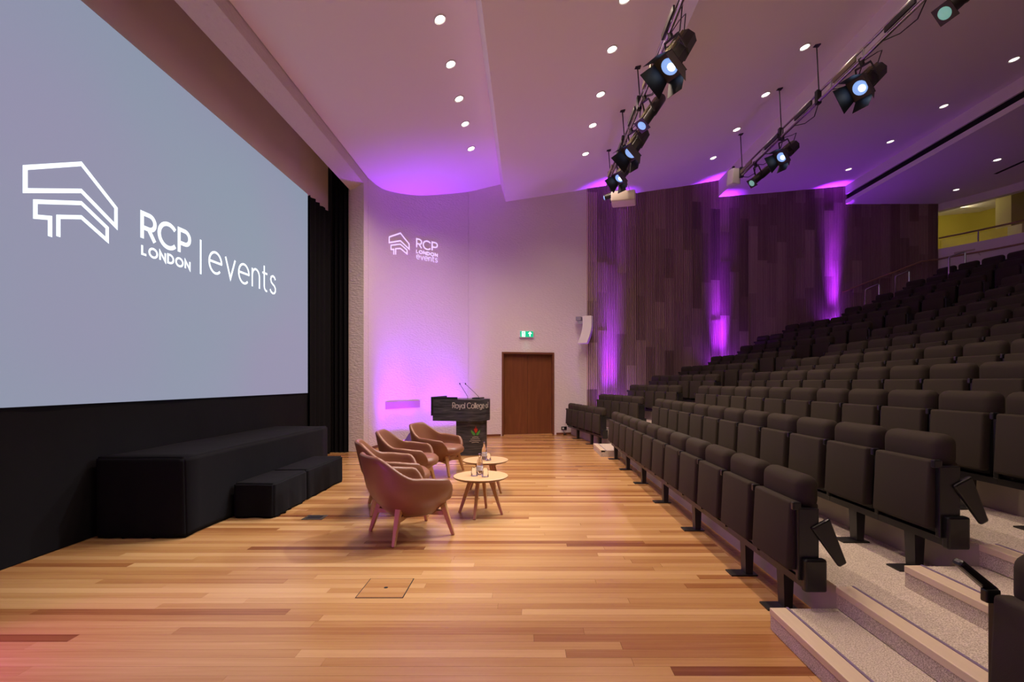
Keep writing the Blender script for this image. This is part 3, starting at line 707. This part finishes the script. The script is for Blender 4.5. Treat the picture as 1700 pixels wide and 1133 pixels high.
# ---- purple LED uplighters
def uplighter(path, u, d, z, lean, power, length, spread, label, color=PURPLE, group='purple uplighters along the end wall', spill=.5):
    """LED batten on the floor a hand's breadth from the wall, its row of lenses throwing a column of light up the wall"""
    p = path.off(u, -d); n_ = path.nor(u); rz = math.atan2(n_[1], n_[0])-PI/2
    e = empty('led_uplighter', (*p, z), rz, label, 'uplighter', group); h = length/2
    MB().box(-h, h, -.05, .05, .03, .10).build('housing', M['black'], e, bevel=.008)
    for sx in (-1, 1): MB().box(sx*(h-.06)-.02, sx*(h-.06)+.02, -.08, .08, .0, .03).build('foot', M['black'], e)
    k = int(length/.09)
    for i in range(k): MB().lathe([(.022, .101), (.02, .107), (.004, .109)], 10, (-h+(i+.5)*length/k, 0, 0)).build('led_lens', M['ledpurple'], e, smooth=True)
    L = bpy.data.lights.new('led_beam', 'AREA'); L.shape = 'RECTANGLE'; L.size = length*.94; L.size_y = .05; L.energy = power; L.color = color; L.spread = math.radians(spread)
    o = bpy.data.objects.new('led_beam', L); COL.objects.link(o); o.parent = e
    o.location = (0, 0, .115); o.rotation_euler = (PI+math.atan2(-(d+lean), 4.), 0, 0)
    L2 = L.copy(); L2.energy = power*spill; L2.spread = math.radians(125)          # light scattered by the lens edges
    o2 = bpy.data.objects.new('led_spill', L2); COL.objects.link(o2); o2.parent = e; o2.location = (0, 0, .116); o2.rotation_euler = (PI, 0, 0)
def tier_z(x, y_):
    xe = x+.2*max(0, y_-10.); n = int((xe-1.757)//.81)+2
    return TZ[min(12, max(0, n-1))] if xe > 1.757 else 0.
def up_slat(u, power, label):
    p = SP.off(u, -.2); uplighter(SP, u, .2, tier_z(*p)+.002, .05, power, .42, 17, label, spill=.6)
uplighter(WP, 1.05, .30, 0.002, .12, P_UPW, 1.1, 50, 'purple light batten on the floor by the white pillar behind the armchairs')
uplighter(WP, 2.40, .30, 0.002, .12, P_UPW*.85, 1.1, 50, 'purple light batten on the floor behind the lectern')
up_slat(.62, P_UPS, 'purple uplighter at the slatted wall nearest the speaker')
up_slat(3.95, P_UPS, 'purple uplighter in the middle of the slatted wall')
up_slat(7.45, P_UPS, 'purple uplighter high up the slatted wall')
uplighter(MP, MP.L-1.05, .30, 0.002, .12, P_UPW, 1.1, 50, 'purple light batten at the other end of the stage by the drape', group=None, spill=.15)
uplighter(MP, MP.L-2.40, .30, 0.002, .12, P_UPW*.85, 1.1, 50, 'purple light batten at the foot of the other end wall', group=None, spill=.15)
ml = empty('floor_light', (-3.52, 1.75, 0), math.radians(14), 'magenta floor lamp on a short stand beside the black drape', 'light')
MB().lathe([(.11, 0), (.11, .012), (.02, .02), (.02, .24)], 20).build('stand', M['black'], ml, smooth='angle')
MB().box(-.09, .07, -.09, .09, .24, .42).build('housing', M['black'], ml, bevel=.02)
MB().box(.071, .076, -.07, .07, .26, .40).build('lens', mat('led_magenta', (.5, .05, .3), .4, emis=MAGENTA, es=4), ml)
spot('magenta_beam', (-3.40, 1.78, .33), (-2.75, 2.25, .0), P_MAG, MAGENTA, 80, 1., .06, parent=ml)
# black LED batten and grey amplifier case behind the chairs
lb = empty('led_batten', (-2.0, 10.6, 0), math.radians(12), 'low black light batten lying by the end wall', 'light')
MB().box(-.32, .32, -.04, .04, .12, .17).build('rail', M['black'], lb, bevel=.005)
for k in (-1, 1): MB().box(k*.28-.02, k*.28+.02, -.06, .06, 0, .12).build('foot', M['black'], lb)
for k in range(7): MB().lathe([(.03, .17), (.028, .185), (.01, .187)], 10, (-.27+.09*k, 0, 0)).build('lens', M['blackplastic'], lb)
sm = empty('stage_monitor', (-2.35, 9.9, 0), math.radians(-150), 'grey wedge stage monitor behind the armchairs', 'speaker')
MB().hexa([(-.2, -.28, 0.0), (.2, -.28, 0), (.2, .28, 0), (-.2, .28, 0)], [(-.2, -.28, .36), (-.02, -.28, .36), (-.02, .28, .36), (-.2, .28, .36)]).build('cabinet', M['grey'], sm, bevel=.01)
MB().hexa([(.195, -.25, .03), (.205, -.25, .03), (.205, .25, .03), (.195, .25, .03)], [(-.01, -.25, .34), (.0, -.25, .34), (.0, .25, .34), (-.01, .25, .34)]).build('grille', M['black'], sm)

# ---- things set in the stage floor
fh = empty('floor_hatch', (-.964, 3.29, 0), 0, 'square wooden hatch with a finger hole in the stage boards', 'hatch')
MB().box(-.156, .156, -.156, .156, -.002, .0012).build('dark_gap', M['slot'], fh)
for k in range(4): MB().box(-.150, .150, -.150+k*.075+.0004, -.075+k*.075-.0004, -.002, .0022, [.55, .7, .5, .62][k]).build('board', M['plank'], fh, attr=True)
MB().lathe([(.014, .0022), (.012, .0032)], 12, (0, .0, 0)).build('finger_hole', M['slot'], fh)
fp = empty('floor_socket', (-2.2, 5.0, 0), 0, 'dark metal floor socket plate set in the stage boards', 'floor socket')
MB().box(-.105, .105, -.085, .085, -.002, .004).build('plate', mat('socket_plate', (.10, .085, .06), .45, .5), fp, bevel=.001)
MB().box(-.07, .07, -.045, .045, .0035, .006).build('lid', M['black'], fp)

# ------------------------------------------------------------------ ceiling downlights
ORD3 = [w+' from the end wall' for w in ('first', 'second', 'third', 'fourth', 'fifth', 'sixth', 'seventh', 'eighth', 'ninth', 'tenth')]
def downlight(x, y_, power, label, group, dim=False, ang=132, r=.075):
    z = ceil_z(x); dx = .1; sl = math.atan2(ceil_z(x+dx)-ceil_z(x-dx), 2*dx)
    e = empty('downlight', (x, y_, z), label=label, cat='downlight', group=group, rot=Matrix.Rotation(-sl, 3, 'Y').to_euler())
    MB().lathe([(r+.022, .0), (r+.022, -.006), (r+.004, -.012), (r, -.004)], 28).build('trim_ring', M['white'], e, smooth='angle')
    MB().lathe([(r, -.003), (r*.6, -.007), (0.0001, -.008)], 24).build('diffuser', M['lampdim' if dim else 'lamp'], e, smooth=True)
    if power: spot('downlight_beam', (x, y_, z-.03), (x, y_, 0), power, WARM, ang if y_ < 9 else 120, .9, .07, parent=e)
DL = (-1.5, .3, 2.0, 3.84, 5.68, 6.60, 7.53, 8.45, 9.27, 10.25)
for y_ in DL:
    downlight(-1.2, y_, P_STAGE*(1 if y_ > 4 else .5 if y_ > 3 else .14), 'round downlight in the ceiling bay beside the stage header, ' + ORD3[len(DL)-1-DL.index(y_)], 'downlights over the stage')
DL = (-1.0, 1.2, 3.2, 4.4, 5.45, 6.49, 7.47, 8.64, 9.68, 10.89)
for y_ in DL:
    downlight(1.302, y_, P_BAY2*(1 if y_ > 3 else .4), 'round downlight in the bay beside the near lighting bar, ' + ORD3[len(DL)-1-DL.index(y_)], 'downlights above the front row')
DL = (1.4, 4.0, 5.4, 6.73, 8.06, 9.39, 10.69, 12.04)
for y_ in DL:
    downlight(4.62, y_, P_BAY3, 'round downlight in the ceiling bay between the two lighting bars, ' + ORD3[len(DL)-1-DL.index(y_)], 'downlights between the lighting bars')
DL = (5.6, 7.04, 8.47, 9.90, 11.36, 12.84)
for y_ in DL:
    downlight(8.52, y_, P_BAY4, 'dim round downlight in the bay beyond the second lighting bar, ' + ORD3[len(DL)-1-DL.index(y_)], 'downlights above the middle rows', True)
for x, y_, w in ((11.07, 11.4, 'nearer the air slot'), (11.7, 13.2, 'nearer the slatted wall')):
    downlight(x, y_, P_BAY5, 'dim round downlight in the low rear ceiling, '+w, 'downlights in the rear ceiling', True)

# ------------------------------------------------------------------ lighting bars and stage lights
def lighting_bar(x, z, y0, y1, hang, label):
    e = empty('lighting_bar', (x, (y0+y1)/2, z), 0, label, 'lighting bar')
    MB().tube([(x, y0, z), (x, y1, z)], .026, 10).build('pipe', M['chrome'], e, world=True, smooth='angle')
    MB().tube([(x+.02, y0, z+.16), (x+.02, y1-.5, z+.16)], .022, 10).build('pipe', M['chrome'], e, world=True, smooth='angle')
    yy = y0+.3
    while yy < y1-.55:
        MB().tube([(x, yy, z), (x+.02, yy+.02, z+.16)], .014, 6).build('spacer', M['grey'], e, world=True); yy += .75
    for yy in hang:
        MB().tube([(x+.02, yy, z+.16), (x-.02, yy, ceil_z(x))], .010, 6).build('hanger', M['black'], e, world=True)
        MB().box(x-.07, x+.03, yy-.04, yy+.04, ceil_z(x)-.015, ceil_z(x)+.01).build('ceiling_plate', M['black'], e, world=True)
        MB().box(x-.035, x+.045, yy-.04, yy+.04, z-.04, z+.19).build('clamp', M['black'], e, world=True, bevel=.01)
    for k in range(int((y1-y0)/1.1)):
        a = y0+.4+1.1*k; r = random.uniform(.10, .2)
        MB().tube([(x+.03, a, z+.03), (x+.06, a+.2, z-r), (x+.07, a+.5, z-r*.7), (x+.03, a+.8, z+.02)], .008, 6).build('cable', M['black'], e, world=True)
        MB().box(x-.06, x-.03, a+.1, a+.62, z+.01, z+.09).build('socket_box', M['fixgold' if k % 3 == 1 else 'fixture'], e, world=True, bevel=.006)
    return e
B1X, B1Z, B2X, B2Z = 1.86, 6.00, 4.86, 6.10
lighting_bar(B1X, B1Z, 2.2, 11.3, (2.9, 5.4, 8.1, 9.4, 11.0), 'steel lighting bar hung nearest the stage')
lighting_bar(B2X, B2Z, 2.2, 11.3, (3.0, 5.6, 8.1, 9.3, 11.0), 'steel lighting bar hung over the middle seats')
def stage_light(bx, bz, y_, target, label, kind='barn', scale=1., power=0, drop=.30, dxo=.10):
    c = Vector((bx+dxo, y_, bz-drop)); d = (Vector(target)-c).normalized()
    z_ = d; x_ = Vector((0, 0, 1)).cross(z_).normalized(); y2 = z_.cross(x_)
    R_ = Matrix((x_, y2, z_)).transposed()
    e = empty('stage_light', c, label=label, cat='stage light', group='stage lights on the bars', rot=R_.to_euler())
    s_ = scale
    L = .46*s_ if kind == 'barn' else .62*s_
    r = .105*s_ if kind == 'barn' else .075*s_
    # body: octagonal housing with cooling fins, in local coordinates, lens towards +z
    MB().lathe([(r*.75, -L*.62), (r, -L*.58), (r*1.08, -L*.1), (r*.95, -L*.08), (r*.95, L*.38), (r*1.02, L*.38), (r*1.02, L*.40)], 8 if kind == 'barn' else 16).build('housing', M['fixture'], e, smooth='angle')
    for k in range(3): MB().box(-r*.5+k*r*.42, -r*.5+k*r*.42+.012, r*.80, r*1.08, -L*.5, L*.3).build('fin', M['fixgold'], e)
    MB().box(-r*1.25, r*1.25, -r*1.25, r*1.25, L*.395, L*.41).build('gel_frame', M['fixture'], e)
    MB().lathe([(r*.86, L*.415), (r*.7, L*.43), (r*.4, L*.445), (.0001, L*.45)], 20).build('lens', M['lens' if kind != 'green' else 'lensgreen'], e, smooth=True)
    if power: MB().lathe([(r*.42, L*.452), (r*.2, L*.457), (.0001, L*.459)], 12, (r*.25, -.1*r, 0)).build('bright_spot', M['hot'], e, smooth=True)
    if kind == 'barn':
        for a in range(4):
            ca, sa = math.cos(a*PI/2), math.sin(a*PI/2)
            P = lambda u_, w_, z: (ca*u_-sa*w_, sa*u_+ca*w_, z)
            k0, k1 = r*1.2, r*1.75; z0, z1 = L*.41, L*.41+r*1.7
            if a % 2: k1 = r*1.95
            w0, w1 = r*1.1, r*(1.55 if a % 2 == 0 else .95)
            mb = MB(); mb.hexa([P(k0, -w0, z0), P(k0+.004, -w0, z0), P(k0+.004, w0, z0), P(k0, w0, z0)], [P(k1, -w1, z1), P(k1+.004, -w1, z1), P(k1+.004, w1, z1), P(k1, w1, z1)])
            mb.build('barn_door', M['fixture'], e)
    # yoke and clamp, up to the bar
    up = e.matrix_basis.inverted() @ Vector((bx, y_, bz))
    yk = MB(); ax = Vector((r*1.25, 0, 0)); tp = up*.72
    yk.bar(ax, tp+Vector((r*.9, 0, 0)), .03, .008, up=(1, 0, 0)); yk.bar(-ax, tp-Vector((r*.9, 0, 0)), .03, .008, up=(1, 0, 0)); yk.bar(tp-Vector((r*.95, 0, 0)), tp+Vector((r*.95, 0, 0)), .03, .01)
    yk.build('yoke', M['fixture'], e)
    MB().bar(tp, up*1.1, .05, .05, up=(1, 0, 0)).build('hook_clamp', M['fixture'], e, bevel=.006)
    MB().tube([(0, r*.5, -L*.55), (r*.8, r*1.8, -L*.75), (r*1.6, r*2.2, -L*.2), tuple(up*.9)], .007, 6).build('power_cable', M['black'], e)
    if power: spot('stage_beam', tuple(c+d*(L*.5)), target, power, (.92, .95, 1), 34, .5, .05, parent=e)
    return e
stage_light(B1X, B1Z, 6.35, (-1.2, 4.6, .4), 'black barn-door spot on the near bar, lit blue-white, farthest from the projector', scale=1.25, power=430)
stage_light(B1X, B1Z, 4.2, (-1.0, 4.0, .4), 'black barn-door spot on the near bar above the ceiling lamps', scale=1.2, power=140)
stage_light(B1X, B1Z, 7.75, (-1.5, 6.0, .4), 'long black profile spot on the near bar between two barn-door spots', kind='profile', scale=1.1)
stage_light(B1X, B1Z, 8.75, (-1.4, 7.0, .4), 'black barn-door spot on the near bar above the forked pipes', scale=1.15)
stage_light(B1X, B1Z, 9.9, (-1.3, 7.6, .5), 'black barn-door spot with a dull lens beside the projector', scale=1.0, power=300)
stage_light(B1X, B1Z, 11.1, (-2.2, 11.7, 4.5), 'small black profile spot at the very end of the near bar', kind='profile', scale=.8)
stage_light(B2X, B2Z, 5.55, (-1.0, 4.5, .3), 'long black profile spot with a green-tinted lens on the far bar', kind='green', scale=1.1)
stage_light(B2X, B2Z, 7.05, (-1.0, 4.7, .3), 'black barn-door spot with a glowing white lens, highest on the far bar', scale=1.15, power=460)
stage_light(B2X, B2Z, 9.25, (-1.2, 6.5, .3), 'black barn-door spot with a glowing lens near the end of the far bar', scale=1.0, power=420)
stage_light(B2X, B2Z, 10.35, (-1.3, 8.5, .5), 'black profile spot with a green-tinted lens at the end of the far bar', kind='green', scale=1.0)
pj = empty('projector', (2.04, 10.3, 5.30), math.radians(-14), 'cream box projector hung on wires below the near lighting bar', 'projector')
MB().box(-.25, .25, -.20, .20, -.10, .12).build('case', M['cream'], pj, bevel=.03, seg=3, smooth=True)
MB().lathe([(.05, 0), (.05, .03), (.035, .035)], 16).build('lens', M['black'], pj).matrix_basis = Matrix.Translation((-.25, .02, .0)) @ Matrix.Rotation(-PI/2, 4, 'Y')
for k in range(5): MB().box(-.18+k*.06, -.15+k*.06, -.12, .12, .121, .124).build('vent_slot', M['grey'], pj)
for sx in (-.15, .15): MB().tube([(sx, 0, .12), (sx*.4-.1, 0, .70)], .006, 6).build('hanging_wire', M['chrome'], pj)
MB().tube([(.02, 0, .12), (-.1, .1, .72)], .025, 8).build('drop_pole', M['chrome'], pj)
bs = empty('white_speaker', (4.74, 11.15, 6.12), math.radians(20), 'small white box speaker at the end of the far lighting bar', 'speaker')
MB().hexa([(-.12, -.10, -.18), (.10, -.12, -.18), (.10, .12, -.18), (-.12, .10, -.18)], [(-.08, -.10, .18), (.12, -.12, .18), (.12, .12, .18), (-.08, .10, .18)]).build('cabinet', M['white'], bs, bevel=.015)
MB().box(-.01, .03, -.02, .02, .18, .26).build('bracket', M['black'], bs)

# ------------------------------------------------------------------ rails
def polytube(name, pts, r, m_, parent=None): return MB().tube(pts, r, 10).build(name, m_, parent, smooth='angle')
hr = empty('handrail', (9.2, 13.9, 3.0), 0, 'timber handrail climbing the slatted wall and running along the rear wall', 'handrail')
rail = []
for k in range(9):
    t = k/8; u_ = SP.u_of_x(9.17+(11.56-9.17)*t); rail.append((*SP.off(u_, -.10), 4.03+.92*t))
rail.append((*SP.off(SP.u_of_x(12.0), -.12), 5.0))
for u_ in lin(.25, 9, 24): rail.append((*RP.off(u_, -.10), 5.02))
MB().tube(rail, .026, 8).build('rail', M['brass'], hr, world=True, smooth='angle')
for i in (1, 5, 8, 12, 15, 18, 21):
    x, y_, z = rail[i]; nx, ny = (SP.nor(SP.u_of_x(x)) if i < 10 else RP.nor(lin(.25, 9, 24)[i-10]))
    MB().tube([(x, y_, z-.02), (x, y_, z-.07), (x+nx*.1, y_+ny*.1, z-.08)], .010, 6).build('bracket', M['chrome'], hr, world=True)
def hoop(xa, xb, y_, za, zb, label, zf):
    e = empty('hoop_rail', ((xa+xb)/2, y_, zf), 0, label, 'handrail', 'steel hoop rails by the upper rows')
    pts = [(xa, y_, zf), (xa, y_, za-.05), (xa+.012, y_, za-.012), (xa+.05, y_, za+.01), (xb-.05, y_, zb-.01), (xb-.012, y_, zb-.012), (xb, y_, zb-.05), (xb, y_, zf+.1)]
    MB().tube(pts, .022, 8).build('hoop_tube', M['chrome'], e, world=True, smooth='angle')
hoop(9.01, 9.38, 12.9, 3.88, 4.02, 'lowest steel hoop rail by the slatted wall', 2.80)
hoop(9.81, 10.18, 12.9, 4.23, 4.37, 'middle steel hoop rail by the slatted wall', 3.15)
hoop(10.63, 11.04, 12.2, 4.57, 4.69, 'steel hoop rail in front of the white rear wall', 3.5)
br = empty('balcony_rail', (13, 12.7, 5.33), 0, 'curved balcony handrail on posts above the white rear wall', 'railing')
MB().tube([(*RP.off(u_, .1), 5.67) for u_ in lin(.02, 9, 28)], .026, 8).build('rail', M['brass'], br, world=True, smooth='angle')
for u_ in lin(.9, 8.7, 6): MB().tube([(*RP.off(u_, .1), 5.33), (*RP.off(u_, .1), 5.67)], .016, 8).build('post', M['chrome'], br, world=True)
gl = MB(); strip_wall(gl, Path([RP.off(u_, .1) for u_ in lin(.0, 9.2, 40)]), lin(.05, 9., 40), 5.34, 5.60, .008); gl.build('glass_panel', M['glass'], br, world=True)
bd = empty('balcony_desk', (12.45, 14.4, 5.15), math.radians(-60), 'dark low cabinet standing on the balcony', 'cabinet')
MB().box(-.1, .75, .1, .4, 0, .30).build('cabinet_body', M['black'], bd, bevel=.01); MB().box(-.12, .77, .08, .42, .30, .33).build('cabinet_top', M['black'], bd)

# ------------------------------------------------------------------ auditorium seats
def tilted(mb, ang, px, pz):
    ca, sa = math.cos(ang), math.sin(ang)
    mb.v = [(px+(x-px)*ca+(z-pz)*sa, y_, pz-(x-px)*sa+(z-pz)*ca) for x, y_, z in mb.v]; return mb
SW = .2625
SM = {
 'seat_panel': tilted(rbox(-.105, -.035, -.222, .222, .31, .71), .05, -.05, .31).mesh('seat_panel', M['fabric'], smooth=True, bevel=.018, seg=3),
 'seat_pan': tilted(rbox(-.036, -.012, -.215, .215, .29, .68), .05, -.05, .31).mesh('seat_pan', M['blackplastic']),
 'backrest': tilted(rbox(.015, .07, -.222, .222, .27, .70), .03, .04, .27).mesh('backrest', M['fabric'], smooth=True, bevel=.015, seg=2),
 'head_cushion': rbox(-.04, .095, -.230, .230, .655, .858).mesh('head_cushion', M['fabric'], smooth=True, bevel=.062, seg=5),
 'arm_post': MB().box(-.06, .06, SW-.034, SW-.002, .27, .68).box(-.088, -.04, SW-.032, SW-.004, .67, .715).mesh('arm_post', M['blackplastic'], bevel=.006),
 'arm_post_end': MB().box(-.06, .06, -SW+.002, -SW+.034, .27, .68).box(-.088, -.04, -SW+.004, -SW+.032, .67, .715).mesh('arm_post', M['blackplastic'], bevel=.006),
 'beam': MB().box(-.03, .045, -SW+.001, SW-.001, .225, .268).mesh('beam', M['black']),
 'leg': MB().bar((.005, 0, .228), (.005, 0, .008), .065, .085, up=(0, 1, 0), w2=.05, h2=.075).mesh('leg', M['black']),
 'foot_plate': MB().box(-.13, .06, -.055, .055, .0, .01).mesh('foot_plate', M['black']),
 'end_box': MB().box(-.04, .085, -SW-.035, -SW+.015, .215, .40).mesh('end_box', M['blackplastic'], bevel=.012),
 'folded_armrest': MB().bar((.06, -SW, .60), (.19, -SW, .36), .03, .12, up=(1, 0, 1), w2=.026, h2=.05).mesh('folded_armrest', M['blackplastic'], bevel=.01),
}
def seat(x, y_, z, rz, label, group, leg, end=0, flip=False):
    e = empty('auditorium_seat', (x, y_, z), rz, label, 'seat', group)
    for k in ('seat_panel', 'seat_pan', 'backrest', 'head_cushion', 'arm_post', 'beam'): link(k, SM[k], e)
    if leg:
        l = link('leg', SM['leg'], e); link('foot_plate', SM['foot_plate'], l)
    if end:
        link('arm_post', SM['arm_post_end'], e); link('end_box', SM['end_box'], e)
        if end > 1: link('folded_armrest', SM['folded_armrest'], e)
ORD2 = ['first', 'second', 'third', 'fourth', 'fifth', 'sixth', 'seventh', 'eighth', 'ninth', 'tenth', 'eleventh', 'twelfth']
ORD = ['front', 'second', 'third', 'fourth', 'fifth', 'sixth', 'seventh', 'eighth', 'ninth', 'tenth', 'eleventh', 'twelfth', 'thirteenth']
for n in range(1, 14):
    xs_ = 1.60+PX*(n-1)+.01*(n-1)*.5; z = TZ[n-1]; o_ = ORD[n-1]
    for k in range(12):                                    # middle block
        yc = 2.75+.526*(k+.5)
        if yc < .974*(xs_-.1)-.45: continue
        first = k == 0
        lab = f'dark brown tip-up seat, {ORD2[k]} from the near stairs in the {o_} row' if n < 3 else f'brown tip-up seat, {ORD2[11-k]} from the far stairs in the {o_} row, middle block'
        if first: lab = f'dark brown tip-up end seat of the {o_} row beside the near carpeted stairs'
        seat(xs_, yc, z, 0, lab, f'seats of the {o_} row, middle block' if not first else None, k in (0, 1) or k % 2 == 1, 2 if first else 0)
    xa = xs_; yy = 10.16; k = 0                            # far block, turned towards the stage
    ang = math.atan(.2); ca, sa = math.cos(ang), math.sin(ang)
    while True:
        d = .526*(k+.5); x, y_ = xa-d*sa, 10.16+d*ca
        if y_+(.45 if n < 10 else 1.35) > wall_y(x) or k > 6: break
        if x < y_/.974+.9:
            seat(x, y_, z, ang, f'brown tip-up seat, {ORD2[k]} from the stairs in the {o_} row, end-wall block', f'seats of the {o_} row, far block', k in (0, 1, 3, 5), 1 if k == 0 else 0)
        k += 1
seat(1.60, 1.36, 0, 0, 'dark brown front-row seat across the near stairs, with a raised armrest', None, True, 0)
a_ = MB().bar((-.04, SW, .70), (-.16, SW, .80), .045, .03, up=(1, 0, 1), w2=.04, h2=.025).build('raised_armrest', M['blackplastic'], [o for o in COL.objects if o.name.startswith('auditorium_seat')][-1], bevel=.01)
